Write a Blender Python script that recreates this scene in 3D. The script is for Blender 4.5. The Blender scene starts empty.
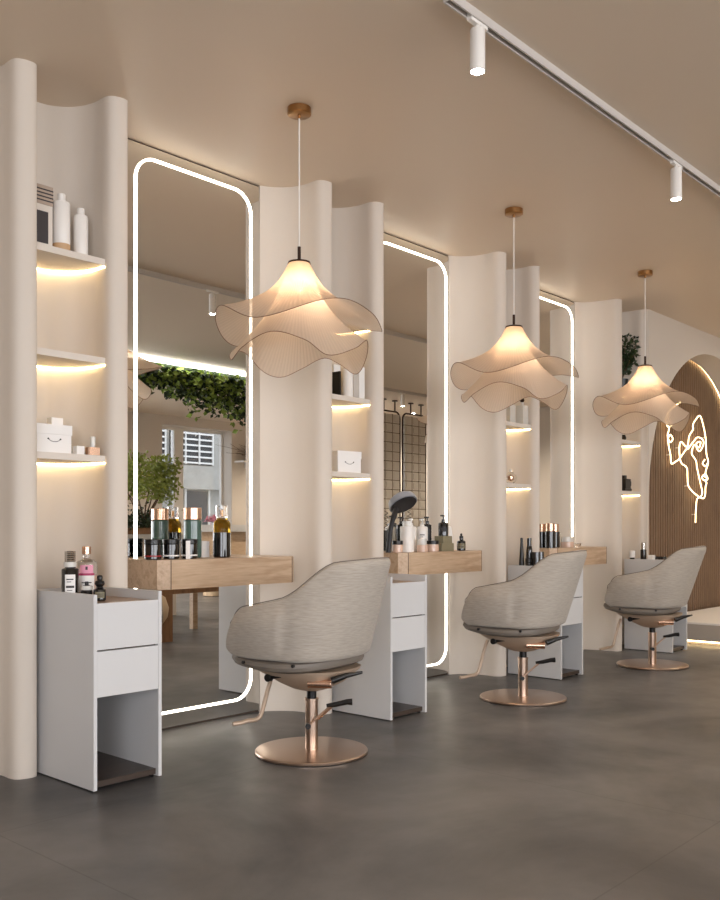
import bpy, bmesh, math, random
from mathutils import Vector, Matrix
C = bpy.context.scene.collection
PI = math.pi
random.seed(4)

# ------------------------------------------------------------------ materials
def lin(c):
    return tuple(((v/255)/12.92 if v/255 <= .04045 else ((v/255+.055)/1.055)**2.4) for v in c) + (1,)
def new_mat(name):
    m = bpy.data.materials.new(name); m.use_nodes = True
    return m, m.node_tree, m.node_tree.nodes['Principled BSDF']
def mat(name, c, rough=.5, metal=0, noise=0, scale=8, bump=0, trans=0, ior=1.45, alpha=1, coat=0):
    m, nt, b = new_mat(name)
    b.inputs['Base Color'].default_value = lin(c)
    b.inputs['Roughness'].default_value = rough
    b.inputs['Metallic'].default_value = metal
    b.inputs['Transmission Weight'].default_value = trans
    b.inputs['IOR'].default_value = ior
    b.inputs['Alpha'].default_value = alpha
    b.inputs['Coat Weight'].default_value = coat
    if noise or bump:
        t = nt.nodes.new('ShaderNodeTexCoord'); n = nt.nodes.new('ShaderNodeTexNoise')
        n.inputs['Scale'].default_value = scale; n.inputs['Detail'].default_value = 5
        nt.links.new(t.outputs['Object'], n.inputs['Vector'])
        if noise:
            r = nt.nodes.new('ShaderNodeMixRGB'); r.blend_type = 'MIX'
            a = lin(c); r.inputs[1].default_value = tuple(v*(1-noise) for v in a[:3])+(1,)
            r.inputs[2].default_value = tuple(min(1, v*(1+noise)) for v in a[:3])+(1,)
            nt.links.new(n.outputs['Fac'], r.inputs[0]); nt.links.new(r.outputs[0], b.inputs['Base Color'])
        if bump:
            bp = nt.nodes.new('ShaderNodeBump'); bp.inputs['Strength'].default_value = bump; bp.inputs['Distance'].default_value = .01
            nt.links.new(n.outputs['Fac'], bp.inputs['Height']); nt.links.new(bp.outputs[0], b.inputs['Normal'])
    return m
def emit(name, c, s):
    m, nt, b = new_mat(name)
    b.inputs['Base Color'].default_value = lin(c)
    b.inputs['Emission Color'].default_value = lin(c)
    b.inputs['Emission Strength'].default_value = s
    return m
def wood(name, c1, c2, scale=(1.2, 14, 14), rough=.45, axis_z=False):
    m, nt, b = new_mat(name)
    t = nt.nodes.new('ShaderNodeTexCoord'); mp = nt.nodes.new('ShaderNodeMapping'); mp.inputs['Scale'].default_value = scale
    n = nt.nodes.new('ShaderNodeTexNoise'); n.inputs['Scale'].default_value = 1.6; n.inputs['Detail'].default_value = 3
    n.inputs['Distortion'].default_value = .6
    w = nt.nodes.new('ShaderNodeMath'); w.operation = 'MULTIPLY'; w.inputs[1].default_value = 16
    s = nt.nodes.new('ShaderNodeMath'); s.operation = 'SINE'
    n2 = nt.nodes.new('ShaderNodeTexNoise'); n2.inputs['Scale'].default_value = 9; n2.inputs['Detail'].default_value = 6
    mx = nt.nodes.new('ShaderNodeMath'); mx.operation = 'MULTIPLY_ADD'; mx.inputs[1].default_value = .26; 
    r = nt.nodes.new('ShaderNodeMixRGB'); r.inputs[1].default_value = lin(c1); r.inputs[2].default_value = lin(c2)
    L = nt.links.new
    L(t.outputs['Object'], mp.inputs[0]); L(mp.outputs[0], n.inputs['Vector']); L(mp.outputs[0], n2.inputs['Vector'])
    L(n.outputs['Fac'], w.inputs[0]); L(w.outputs[0], s.inputs[0]); L(s.outputs[0], mx.inputs[0]); L(n2.outputs['Fac'], mx.inputs[2])
    L(mx.outputs[0], r.inputs[0]); L(r.outputs[0], b.inputs['Base Color']); b.inputs['Roughness'].default_value = rough
    return m

M = {}
M['wall'] = mat('wall_plaster', (211, 201, 189), .7, bump=.03, scale=60)
M['ceil'] = mat('ceiling_paint', (214, 197, 176), .45)
M['white'] = mat('white_lacquer', (204, 204, 204), .42)
M['shelf'] = mat('shelf_paint', (214, 205, 194), .5)
M['dwood'] = wood('dark_wood', (46, 37, 32), (66, 54, 46), rough=.35)
M['twood'] = wood('walnut_top', (120, 92, 68), (160, 128, 100), rough=.3)
M['oak'] = wood('oak', (170, 140, 110), (206, 180, 152), scale=(1.3, 16, 13), rough=.42)
M['oakdark'] = wood('brown_oak', (112, 80, 54), (146, 108, 76), scale=(12, 12, 1.5), rough=.45)
M['groove'] = mat('joint_line', (84, 62, 46), .8)
M['gold'] = mat('rose_gold', (196, 172, 154), .28, 1)
M['pan'] = mat('champagne_shell', (196, 174, 152), .4, .35)
M['brass'] = mat('brass', (168, 128, 84), .3, 1)
M['black'] = mat('black_plastic', (18, 17, 17), .3)
M['blackglass'] = mat('black_glass', (10, 9, 9), .07, coat=.5)
M['frame'] = mat('bronze_metal', (66, 50, 42), .35, .8)
M['whiteplastic'] = mat('white_plastic', (232, 228, 222), .32)
M['taupe'] = mat('taupe_card', (172, 154, 138), .6)
M['railgrey'] = mat('rail_paint', (196, 190, 184), .45)
M['paper'] = mat('white_card', (235, 233, 230), .6)
M['ink'] = mat('ink', (60, 55, 56), .6)
M['pink'] = mat('pink_label', (222, 150, 172), .5)
M['magenta'] = mat('magenta_band', (168, 50, 92), .5)
M['tan'] = mat('tan_band', (196, 160, 120), .5)
M['copper'] = mat('copper', (208, 172, 148), .25, 1)
M['silver'] = mat('ridged_silver', (190, 186, 180), .25, 1)
M['grey'] = mat('grey_plastic', (150, 154, 162), .35)
M['dgrey'] = mat('dark_grille', (36, 36, 39), .5)
M['olive'] = mat('olive_card', (128, 122, 98), .55)
M['cream'] = mat('cream_fabric', (206, 184, 156), .85, noise=.08, scale=40)
M['peach'] = mat('peach_glass', (212, 182, 162), .15, coat=.3)
M['clear'] = mat('clear_glass', (250, 250, 250), .02, trans=1, ior=1.3)
M['amber'] = mat('amber_glass', (150, 118, 40), .03, trans=.85, ior=1.2)
M['greenglass'] = mat('green_glass', (70, 96, 88), .08, coat=.3)
M['milk'] = mat('milky_glass', (236, 234, 228), .12, trans=.35)
M['red'] = mat('red_foil', (150, 40, 40), .3)
M['leaf'] = mat('leaf_green', (128, 150, 62), .5, noise=.55, scale=9)
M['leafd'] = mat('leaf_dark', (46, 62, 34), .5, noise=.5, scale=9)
M['leafo'] = mat('leaf_olive', (150, 162, 78), .55, noise=.5, scale=9)
M['bark'] = mat('bark', (98, 78, 60), .9)
M['stone'] = mat('facade_stone', (168, 164, 156), .9, noise=.2, scale=6)
M['stoned'] = mat('dark_door', (52, 54, 56), .5)
M['plat'] = mat('platform_white', (232, 228, 222), .4)
M['platf'] = mat('platform_front', (176, 166, 154), .6)
M['mirror'] = mat('mirror_silver', (236, 236, 234), .0, 1)
M['gap'] = mat('shadow_gap', (70, 58, 48), .8)
M['led'] = emit('led_white', (255, 246, 230), 5)
M['shelfled'] = emit('led_warm', (255, 226, 165), 16)
M['neon'] = emit('neon_warm', (255, 222, 170), 3.6)
M['archled'] = emit('led_arch', (255, 222, 165), 6)
M['spot'] = emit('spot_lens', (255, 250, 240), 60)
M['beam'] = emit('linear_light', (255, 250, 240), 9)
M['bulb'] = emit('bulb_glow', (255, 226, 190), 1.5)
M['block'] = mat('glass_block', (222, 214, 202), .12, trans=.15, ior=1.3)
M['mortar'] = mat('screen_mortar', (128, 112, 98), .6)
M['screenwhite'] = mat('sheer_panel', (226, 222, 216), .7)

# floor: concrete slabs
m, nt, b = new_mat('polished_concrete'); M['floor'] = m
t = nt.nodes.new('ShaderNodeTexCoord'); L = nt.links.new
n1 = nt.nodes.new('ShaderNodeTexNoise'); n1.inputs['Scale'].default_value = 1.1; n1.inputs['Detail'].default_value = 9; n1.inputs['Roughness'].default_value = .62
n1.inputs['Distortion'].default_value = .5
L(t.outputs['Object'], n1.inputs['Vector'])
cr = nt.nodes.new('ShaderNodeValToRGB'); cr.color_ramp.elements[0].position = .32; cr.color_ramp.elements[1].position = .7
cr.color_ramp.elements[0].color = lin((66, 66, 67)); cr.color_ramp.elements[1].color = lin((114, 111, 109))
L(n1.outputs['Fac'], cr.inputs[0])
br = nt.nodes.new('ShaderNodeTexBrick'); br.offset = 0; br.inputs['Scale'].default_value = 1
br.inputs['Brick Width'].default_value = 1.8; br.inputs['Row Height'].default_value = 1.8; br.inputs['Mortar Size'].default_value = .003
br.inputs['Color1'].default_value = (1, 1, 1, 1); br.inputs['Color2'].default_value = (.93, .93, .93, 1); br.inputs['Mortar'].default_value = (.7, .7, .7, 1)
mp = nt.nodes.new('ShaderNodeMapping'); mp.inputs['Location'].default_value = (.3, .55, 0)
L(t.outputs['Object'], mp.inputs[0]); L(mp.outputs[0], br.inputs['Vector'])
mu = nt.nodes.new('ShaderNodeMixRGB'); mu.blend_type = 'MULTIPLY'; mu.inputs[0].default_value = 1
L(cr.outputs[0], mu.inputs[1]); L(br.outputs['Color'], mu.inputs[2]); L(mu.outputs[0], b.inputs['Base Color'])
n3 = nt.nodes.new('ShaderNodeTexNoise'); n3.inputs['Scale'].default_value = 5; n3.inputs['Detail'].default_value = 8
L(t.outputs['Object'], n3.inputs['Vector'])
mr = nt.nodes.new('ShaderNodeMapRange'); mr.inputs['To Min'].default_value = .3; mr.inputs['To Max'].default_value = .5
L(n3.outputs['Fac'], mr.inputs[0]); L(mr.outputs[0], b.inputs['Roughness'])
bp = nt.nodes.new('ShaderNodeBump'); bp.inputs['Strength'].default_value = .05; L(n3.outputs['Fac'], bp.inputs['Height']); L(bp.outputs[0], b.inputs['Normal'])

# chair fabric: woven, streaky
m, nt, b = new_mat('chair_weave'); M['fabric'] = m; L = nt.links.new
t = nt.nodes.new('ShaderNodeTexCoord'); mp = nt.nodes.new('ShaderNodeMapping'); mp.inputs['Scale'].default_value = (22, 22, 260)
n1 = nt.nodes.new('ShaderNodeTexNoise'); n1.inputs['Scale'].default_value = 1; n1.inputs['Detail'].default_value = 5
cr = nt.nodes.new('ShaderNodeValToRGB'); cr.color_ramp.elements[0].position = .3; cr.color_ramp.elements[1].position = .72
cr.color_ramp.elements[0].color = lin((160, 151, 140)); cr.color_ramp.elements[1].color = lin((182, 173, 161))
L(t.outputs['Object'], mp.inputs[0]); L(mp.outputs[0], n1.inputs['Vector']); L(n1.outputs['Fac'], cr.inputs[0]); L(cr.outputs[0], b.inputs['Base Color'])
b.inputs['Roughness'].default_value = .85; b.inputs['Sheen Weight'].default_value = .15
bp = nt.nodes.new('ShaderNodeBump'); bp.inputs['Strength'].default_value = .15; bp.inputs['Distance'].default_value = .004
L(n1.outputs['Fac'], bp.inputs['Height']); L(bp.outputs[0], b.inputs['Normal'])
M['seatrim'] = mat('seat_leather', (118, 110, 101), .5)
M['piping'] = mat('piping_dark', (104, 94, 86), .7)

# lamp mesh fabric, sheer, with fine radial pleats (UV based)
m, nt, b = new_mat('lamp_gauze'); M['gauze'] = m; L = nt.links.new
nt.nodes.remove(b)
out = nt.nodes['Material Output']
uv = nt.nodes.new('ShaderNodeUVMap'); uv.uv_map = 'UVMap'
sp = nt.nodes.new('ShaderNodeSeparateXYZ'); L(uv.outputs[0], sp.inputs[0])
a1 = nt.nodes.new('ShaderNodeMath'); a1.operation = 'MULTIPLY'; a1.inputs[1].default_value = 2*PI*110; L(sp.outputs[0], a1.inputs[0])
a2 = nt.nodes.new('ShaderNodeMath'); a2.operation = 'SINE'; L(a1.outputs[0], a2.inputs[0])
a3 = nt.nodes.new('ShaderNodeMath'); a3.operation = 'MULTIPLY_ADD'; a3.inputs[1].default_value = .03; a3.inputs[2].default_value = .72; L(a2.outputs[0], a3.inputs[0])
df = nt.nodes.new('ShaderNodeBsdfDiffuse'); df.inputs[0].default_value = lin((224, 209, 194))
tl = nt.nodes.new('ShaderNodeBsdfTranslucent'); tl.inputs[0].default_value = lin((242, 227, 208))
tp = nt.nodes.new('ShaderNodeBsdfTransparent'); tp.inputs[0].default_value = lin((250, 240, 230))
m1 = nt.nodes.new('ShaderNodeMixShader'); m1.inputs[0].default_value = .55; L(df.outputs[0], m1.inputs[1]); L(tl.outputs[0], m1.inputs[2])
m2 = nt.nodes.new('ShaderNodeMixShader'); L(a3.outputs[0], m2.inputs[0]); L(tp.outputs[0], m2.inputs[1]); L(m1.outputs[0], m2.inputs[2])
L(m2.outputs[0], out.inputs[0])
bp = nt.nodes.new('ShaderNodeBump'); bp.inputs['Strength'].default_value = .25; bp.inputs['Distance'].default_value = .003
L(a2.outputs[0], bp.inputs['Height']); L(bp.outputs[0], df.inputs['Normal']); L(bp.outputs[0], tl.inputs['Normal'])
M['rimwire'] = mat('rim_wire', (120, 92, 72), .6)

# window glass: thin
m, nt, b = new_mat('window_glass'); M['pane'] = m; L = nt.links.new
nt.nodes.remove(b); gl = nt.nodes.new('ShaderNodeBsdfGlossy'); gl.inputs['Roughness'].default_value = .02
tp = nt.nodes.new('ShaderNodeBsdfTransparent'); ms = nt.nodes.new('ShaderNodeMixShader'); ms.inputs[0].default_value = .06
L(tp.outputs[0], ms.inputs[1]); L(gl.outputs[0], ms.inputs[2]); L(ms.outputs[0], nt.nodes['Material Output'].inputs[0])

# ------------------------------------------------------------------ mesh helpers
def obj(name, bm, m, parent=None, smooth=None, bevel=0, uv=False):
    if bevel:
        es = [e for e in bm.edges if len(e.link_faces) == 2 and e.calc_face_angle(0) > .6]
        bmesh.ops.bevel(bm, geom=es, offset=bevel, segments=2, profile=.6, affect='EDGES')
    bmesh.ops.recalc_face_normals(bm, faces=bm.faces)
    me = bpy.data.meshes.new(name); bm.to_mesh(me); bm.free()
    for mm in (m if isinstance(m, (list, tuple)) else [m]): me.materials.append(mm)
    if smooth is None: smooth = True
    if smooth:
        me.polygons.foreach_set('use_smooth', [True]*len(me.polygons))
        me.set_sharp_from_angle(angle=math.radians(38))
    o = bpy.data.objects.new(name, me); C.objects.link(o)
    if parent: o.parent = parent
    return o
def tag(o, label, cat=None, group=None, kind=None):
    if label: o['label'] = label
    if cat: o['category'] = cat
    if group: o['group'] = group
    if kind: o['kind'] = kind
    return o
def root(name, label, cat, loc=(0, 0, 0), rz=0, group=None):
    o = bpy.data.objects.new(name, None); C.objects.link(o); o.location = loc; o.rotation_euler = (0, 0, rz)
    o.empty_display_size = .05
    return tag(o, label, cat, group)
def struct(name, bm, m, parent=None, **k):
    o = obj(name, bm, m, parent, **k)
    o['kind'] = 'structure'
    return o
def box(bm, x0, x1, y0, y1, z0, z1, mi=0):
    v = [bm.verts.new((x, y, z)) for z in (z0, z1) for y in (y0, y1) for x in (x0, x1)]
    for f in ((0, 1, 3, 2), (4, 6, 7, 5), (0, 4, 5, 1), (2, 3, 7, 6), (0, 2, 6, 4), (1, 5, 7, 3)):
        bm.faces.new([v[i] for i in f]).material_index = mi
    return bm
def B(*a, **k): return box(bmesh.new(), *a, **k)
def lathe(bm, prof, c=(0, 0, 0), n=28, mi=0, axis=None, a0=0, a1=2*PI):
    full = abs(a1-a0-2*PI) < 1e-6
    rot = Matrix.Identity(3)
    if axis is not None: rot = Vector((0, 0, 1)).rotation_difference(Vector(axis)).to_matrix()
    rings = []
    cnt = n if full else n+1
    for r, z in prof:
        if r < 1e-6: rings.append([bm.verts.new(Vector(c)+rot@Vector((0, 0, z)))]); continue
        rings.append([bm.verts.new(Vector(c)+rot@Vector((r*math.cos(a0+(a1-a0)*i/n), r*math.sin(a0+(a1-a0)*i/n), z))) for i in range(cnt)])
    for A_, B_ in zip(rings, rings[1:]):
        for i in range(n):
            j = (i+1) % n if full else i+1
            if len(A_) == 1 and len(B_) == 1: continue
            if len(A_) == 1: f = (A_[0], B_[i], B_[j])
            elif len(B_) == 1: f = (A_[i], A_[j], B_[0])
            else: f = (A_[i], A_[j], B_[j], B_[i])
            bm.faces.new(f).material_index = mi
    return bm
def LT(prof, **k): return lathe(bmesh.new(), prof, **k)
def cyl(r, z0, z1, bv=.002): bv = min(bv, r*.4, (z1-z0)*.4); return [(0, z0), (r-bv, z0), (r, z0+bv), (r, z1-bv), (r-bv, z1), (0, z1)]
def tube(bm, pts, r, n=8, closed=False, mi=0, caps=True):
    P = [Vector(p) for p in pts]; N = len(P); rings = []
    up = Vector((0, 0, 1)); prev = None
    for i, p in enumerate(P):
        if closed: t = P[(i+1) % N]-P[i-1]
        else: t = P[min(i+1, N-1)]-P[max(i-1, 0)]
        t.normalize()
        if prev is None:
            a = t.cross(up) if abs(t.dot(up)) < .95 else t.cross(Vector((1, 0, 0)))
        else: a = prev-t*prev.dot(t)
        a.normalize(); prev = a; b_ = t.cross(a)
        rr = r[i] if isinstance(r, (list, tuple)) else r
        rings.append([bm.verts.new(p+(a*math.cos(2*PI*k/n)+b_*math.sin(2*PI*k/n))*rr) for k in range(n)])
    seq = list(zip(rings, rings[1:]))
    if closed:
        A_, B_ = rings[-1], rings[0]
        k0 = min(range(n), key=lambda k: (A_[0].co-B_[k].co).length)
        seq.append((A_, B_[k0:]+B_[:k0]))
    for A_, B_ in seq:
        for k in range(n): bm.faces.new((A_[k], A_[(k+1) % n], B_[(k+1) % n], B_[k])).material_index = mi
    if caps and not closed:
        bm.faces.new(rings[0][::-1]).material_index = mi; bm.faces.new(rings[-1]).material_index = mi
    return bm
def TB(*a, **k): return tube(bmesh.new(), *a, **k)
def prism(bm, poly, z0, z1, mi=0):
    a = [bm.verts.new((x, y, z0)) for x, y in poly]; b_ = [bm.verts.new((x, y, z1)) for x, y in poly]
    n = len(poly)
    bm.faces.new(a[::-1]).material_index = mi; bm.faces.new(b_).material_index = mi
    for i in range(n): bm.faces.new((a[i], a[(i+1) % n], b_[(i+1) % n], b_[i])).material_index = mi
    return bm
def PR(*a, **k): return prism(bmesh.new(), *a, **k)
def crom(p, sub=6):
    P = [Vector(q) for q in p]; o = []
    for i in range(len(P)-1):
        a, b_, c, d = P[max(i-1, 0)], P[i], P[i+1], P[min(i+2, len(P)-1)]
        for k in range(sub):
            t = k/sub
            o.append(.5*((2*b_)+(-a+c)*t+(2*a-5*b_+4*c-d)*t*t+(-a+3*b_-3*c+d)*t**3))
    o.append(P[-1]); return o
def rrect(x0, x1, z0, z1, r, n=8):
    o = []
    for cx, cz, a in ((x1-r, z1-r, 0), (x0+r, z1-r, PI/2), (x0+r, z0+r, PI), (x1-r, z0+r, 1.5*PI)):
        for k in range(n+1):
            t = a+PI/2*k/n; o.append((cx+r*math.cos(t), cz+r*math.sin(t)))
    return o
def dup(r, loc, rz=None, label=None, group=None, sub=True):
    c = r.copy(); C.objects.link(c); c.location = loc
    if rz is not None: c.rotation_euler = (0, 0, rz)
    if label: c['label'] = label
    if group: c['group'] = group
    def rec(a, b_):
        for ch in list(a.children):
            d = ch.copy(); C.objects.link(d); d.parent = b_; rec(ch, d)
    rec(r, c)
    return c

# ------------------------------------------------------------------ setting
H = 3.02
RA = [1.969, 3.777, 5.577, 7.380]          # right corner of the fin left of each niche
NI = [2.32, 4.14, 5.955, 7.80]             # far side of each niche
RB = [2.418, 4.226, 6.022]                 # right corner of the fin left of each mirror
MR = [3.517, 5.330, 7.154]                 # right edge of each mirror bay
SW = [1.714]+MR
XL, XR, YB = -3.2, 13.0, -5.24
prof = [(XL, 3.98), (XL, 3.957), (SW[0], 3.957)]
shelf_back = []
for k in range(4):
    s, a, nx = SW[k], RA[k], NI[k]
    prof += [(s, 3.98)] if k else []
    sweep = [(s, 3.957), (s+.067, 3.918), (a-.124, 3.837), (a-.1, 3.751), (a-.099, 3.67), (a-.08, 3.634), (a-.035, 3.621), (a-.004, 3.630), (a, 3.65)]
    prof += [tuple(v) for v in crom(sweep, 5)]
    prof += [(a, 3.94)]
    back = [(a+.004, 3.943), (a+(nx-a)*.5, 3.943), (nx-.10, 3.918), (nx-.035, 3.85), (nx-.004, 3.76), (nx, 3.67), (nx+.018, 3.634)]
    shelf_back.append([tuple(v) for v in crom(back[:6], 5)])
    if k < 3:
        rb = RB[k]
        back += [((nx+rb)/2+.01, 3.620), (rb-.008, 3.624), (rb, 3.645)]
        prof += [tuple(v) for v in crom(back, 5)] + [(rb, 3.98)]
    else:
        back += [(nx+.028, 3.606)]
        prof += [tuple(v) for v in crom(back, 5)] + [(nx+.035, 3.603), (nx+.035, 3.98)]
prof += [(NI[3]+.035, 4.2), (XL, 4.2)]
struct('wall_back', PR(prof, 0, H), M['wall'])
# wall with the arched opening beside the last niche
acx, acz, ar = 9.325, 1.33, 1.482
ap = [(7.837, 0), (7.837, H), (XR, H), (XR, 0), (acx+ar, 0)]
ap += [(acx+ar*math.cos(PI*i/48), acz+ar*math.sin(PI*i/48)) for i in range(49)] + [(acx-ar, 0)]
bm = PR(ap, 0, .26)
for v in bm.verts: v.co = Vector((v.co.x, 3.6+v.co.z, v.co.y))
struct('wall_arch', bm, M['wall'])
# slatted recess
bm = bmesh.new(); x = 7.838; pl = [(x, 3.96)]
while x < 10.95:
    pl += [(x, 3.885), (x+.040, 3.885), (x+.045, 3.905), (x+.052, 3.905)]; x += .056
pl += [(x, 3.885), (x, 3.96)]
M['slat'] = wood('slat_wood', (96, 72, 50), (116, 90, 66), scale=(3, 3, 1.2), rough=.5)
sl = obj('slatted_wall_panel', prism(bm, pl, .0, H), M['slat'])
tag(sl, 'brown vertical slatted panel filling the arched recess behind the line-face light', 'wall panel')
struct('wall_right', B(XR, XR+.2, YB, 3.86, 0, H), M['wall'])
bm = bmesh.new()
# left wall with two tall windows, camera side wall with windows
def wall_open(x0, x1, y0, y1, holes, alongx):
    bm = bmesh.new(); pos = x0 if alongx else y0; end = x1 if alongx else y1
    def bx(a, b_, z0, z1):
        if alongx: box(bm, a, b_, y0, y1, z0, z1)
        else: box(bm, x0, x1, a, b_, z0, z1)
    for (a, b_, z0, z1) in holes:
        bx(pos, a, 0, H)
        if z0 > 0: bx(a, b_, 0, z0)
        bx(a, b_, z1, H); pos = b_
    bx(pos, end, 0, H); return bm
front_holes = [(-2.2, .4, .45, 2.75), (1.0, 3.6, .45, 2.75), (4.2, 6.8, .45, 2.75), (9.45, 11.0, .45, 2.86)]
struct('wall_front', wall_open(XL, XR, YB-.35, YB, front_holes, True), M['wall'])
left_holes = [(-3.6, -.6, .45, 2.75)]
struct('wall_left', wall_open(XL-.2, XL, YB, 4.2, left_holes, False), M['wall'])
struct('floor', B(XL-.2, XR+.2, YB-.35, 4.2, -.1, 0), M['floor'])
struct('ceiling', B(XL-.2, XR+.2, YB-.35, 4.2, H, H+.1), M['ceil'])
# windows
def window(n, a, b_, z0, z1, muls, alongx=True, p=YB-.3):
    fr = bmesh.new(); w = .05
    def bx(bm, u0, u1, d0, d1, z0_, z1_):
        if alongx: box(bm, u0, u1, p+d0, p+d1, z0_, z1_)
        else: box(bm, p+d0, p+d1, u0, u1, z0_, z1_)
    bx(fr, a, a+w, 0, .06, z0, z1); bx(fr, b_-w, b_, 0, .06, z0, z1); bx(fr, a+w, b_-w, 0, .06, z0, z0+w); bx(fr, a+w, b_-w, 0, .06, z1-w, z1)
    for (u, ww) in muls: bx(fr, u-ww/2, u+ww/2, 0, .06, z0+w, z1-w)
    o = struct(f'window_{n}', fr, M['whiteplastic'], smooth=False)
    g = bmesh.new(); bx(g, a+w, b_-w, .02, .026, z0+w, z1-w); obj('pane', g, M['pane'], o, smooth=False)
for i, h in enumerate(front_holes[:3]): window(i+1, *h, [((h[0]+h[1])/2, .05)])
window(4, *front_holes[3], [(9.98, .2)])
window(5, *left_holes[0], [(-2.1, .05)], alongx=False, p=XL-.15)

# ------------------------------------------------------------------ mirrors
LEDX = [3.457, 5.305, 7.118]
for k in range(3):
    x0, x1 = RB[k]+.004, MR[k]-.004
    r = root('wall_mirror', ['full-height mirror with glowing rounded outline, nearest, reflecting the hanging greenery',
        'full-height mirror with glowing rounded outline, reflecting the glass block screens',
        'narrowest-looking lit mirror, at the wall end next to the third fin'][k], 'mirror', (x0, 3.979, 0), group='mirrors with a lit outline')
    w = x1-x0
    obj('mirror_glass', B(0, w, -.018, 0, .012, 3.011), M['mirror'], r, smooth=False)
    obj('shadow_gap', B(0, w, -.012, 0, .001, .0115), M['gap'], r, smooth=False)
    obj('shadow_gap', B(0, w, -.012, 0, 3.0115, H-.001), M['gap'], r, smooth=False)
    l1 = LEDX[k]-x0; l0 = l1-.782
    oc = rrect(l0, l1, .084, 2.957, .125, 12); ic = rrect(l0+.0125, l1-.0125, .0965, 2.9445, .1125, 12)
    bm = bmesh.new(); n = len(oc)
    f_ = [[bm.verts.new((x, y, z)) for x, z in c_] for c_ in (oc, ic) for y in (-.024, -.0185)]
    for i in range(n):
        j = (i+1) % n; A_, B_, D_, E_ = f_
        bm.faces.new((A_[i], A_[j], D_[j], D_[i])); bm.faces.new((A_[i], B_[i], B_[j], A_[j])); bm.faces.new((D_[i], D_[j], E_[j], E_[i]))
        bm.faces.new((B_[i], E_[i], E_[j], B_[j]))
    obj('led_outline', bm, M['led'], r, smooth=False)

# ------------------------------------------------------------------ niche shelves
SZ = [2.277, 1.828, 1.382]
nn = ['first', 'second', 'third', 'last']
for k in range(4):
    for j, z in enumerate(SZ):
        r = root('niche_shelf', f"{['top','middle','bottom'][j]} pale shelf with light strip underneath, in the {nn[k]} niche from the camera",
                 'shelf', (RA[k], 3.66, z), group='shelves in the wall niches')
        pts = [(x-RA[k], y-3.66) for x, y in shelf_back[k]]
        pl = [(.003, .0)] + [(px+.002, py-.004) if i == 0 else (px-.003, py-.005) for i, (px, py) in enumerate(pts[:-1])] + [(NI[k]-RA[k]-.004, .0)]
        obj('shelf_board', PR(pl, -.029, 0), M['shelf'], r, smooth=False)
        inn = [(px*.985+.003, py-.014) for px, py in pts if py > .02]
        obj('light_strip', TB([(x, y, -.0325) for x, y in inn], .0034, n=6), M['shelfled'], r)

# ------------------------------------------------------------------ cabinets
CX = [1.990, 3.815, 5.640, 7.484]; CWS, CY, CT = [.325, .320, .312, .308], 3.228, .016
YBK = [3.74, 3.74, 3.66, 3.66]
def cabinet(k):
    CW = CWS[k]
    lab = ['white two-drawer trolley cabinet in the nearest niche, with the pink-labelled bottle on top',
           'white two-drawer cabinet behind the nearest salon chair',
           'white two-drawer cabinet behind the middle salon chair, with slim black bottles on top',
           'white cabinet behind the farthest salon chair beside the arch'][k]
    r = root('drawer_cabinet', lab, 'cabinet', (CX[k], CY, 0), group='white drawer cabinets')
    d = YBK[k]-CY
    obj('side_panel', B(0, CT, 0, d, .006, .787), M['white'], r, bevel=.0015)
    obj('side_panel', B(CW-CT, CW, 0, d, .006, .787), M['white'], r, bevel=.0015)
    obj('back_panel', B(CT, CW-CT, d-.012, d, .006, .787), M['white'], r)
    obj('top_board', B(CT, CW-CT, .014, d-.012, .735, .748), M['twood'], r)
    obj('base_board', B(CT, CW-CT, .02, d-.012, .012, .036), M['dwood'], r, bevel=.002)
    obj('divider', B(CT, CW-CT, .02, d-.012, .375, .388), M['white'], r)
    obj('inner_back', B(CT+.0005, CW-CT-.0005, d-.016, d-.0125, .04, .372), M['dwood'], r)
    c = B(CT+.003, CW-CT-.003, .022, d-.02, .39, .73)
    obj('drawer_box', c, M['gap'], r)
    obj('drawer_front', B(CT+.001, CW-CT-.001, .001, .020, .565, .751), M['white'], r, bevel=.0015)
    obj('drawer_front', B(CT+.001, CW-CT-.001, .001, .020, .376, .5585), M['white'], r, bevel=.0015)
    for u in (.02, CW-.03):
        for v in (.03, d-.05): obj('foot', B(u, u+.01, v, v+.02, 0, .0118), M['black'], r, smooth=False)
for k in range(4): cabinet(k)

# ------------------------------------------------------------------ desks
DX = [2.60, 4.40, 6.225]
for k in range(3):
    r = root('styling_desk', ['floating oak styling desk carrying black jars and an amber bottle', 'floating oak styling desk crowded with bottles, between the two nearer chairs',
             'floating oak styling desk behind the middle salon chair'][k], 'desk', (DX[k], 3.62, .758), group='floating oak desks')
    pl = [(0, .335), (0, .042), (.05, 0), (.85, 0), (.90, .042), (.90, .335)]
    obj('desk_body', PR(pl, 0, .142), M['oak'], r, bevel=.0012, smooth=False)
    for u in (.0485, .8475): obj('joint', B(u, u+.004, -.0006, .02, .001, .1425), M['groove'], r, smooth=False)

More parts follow.
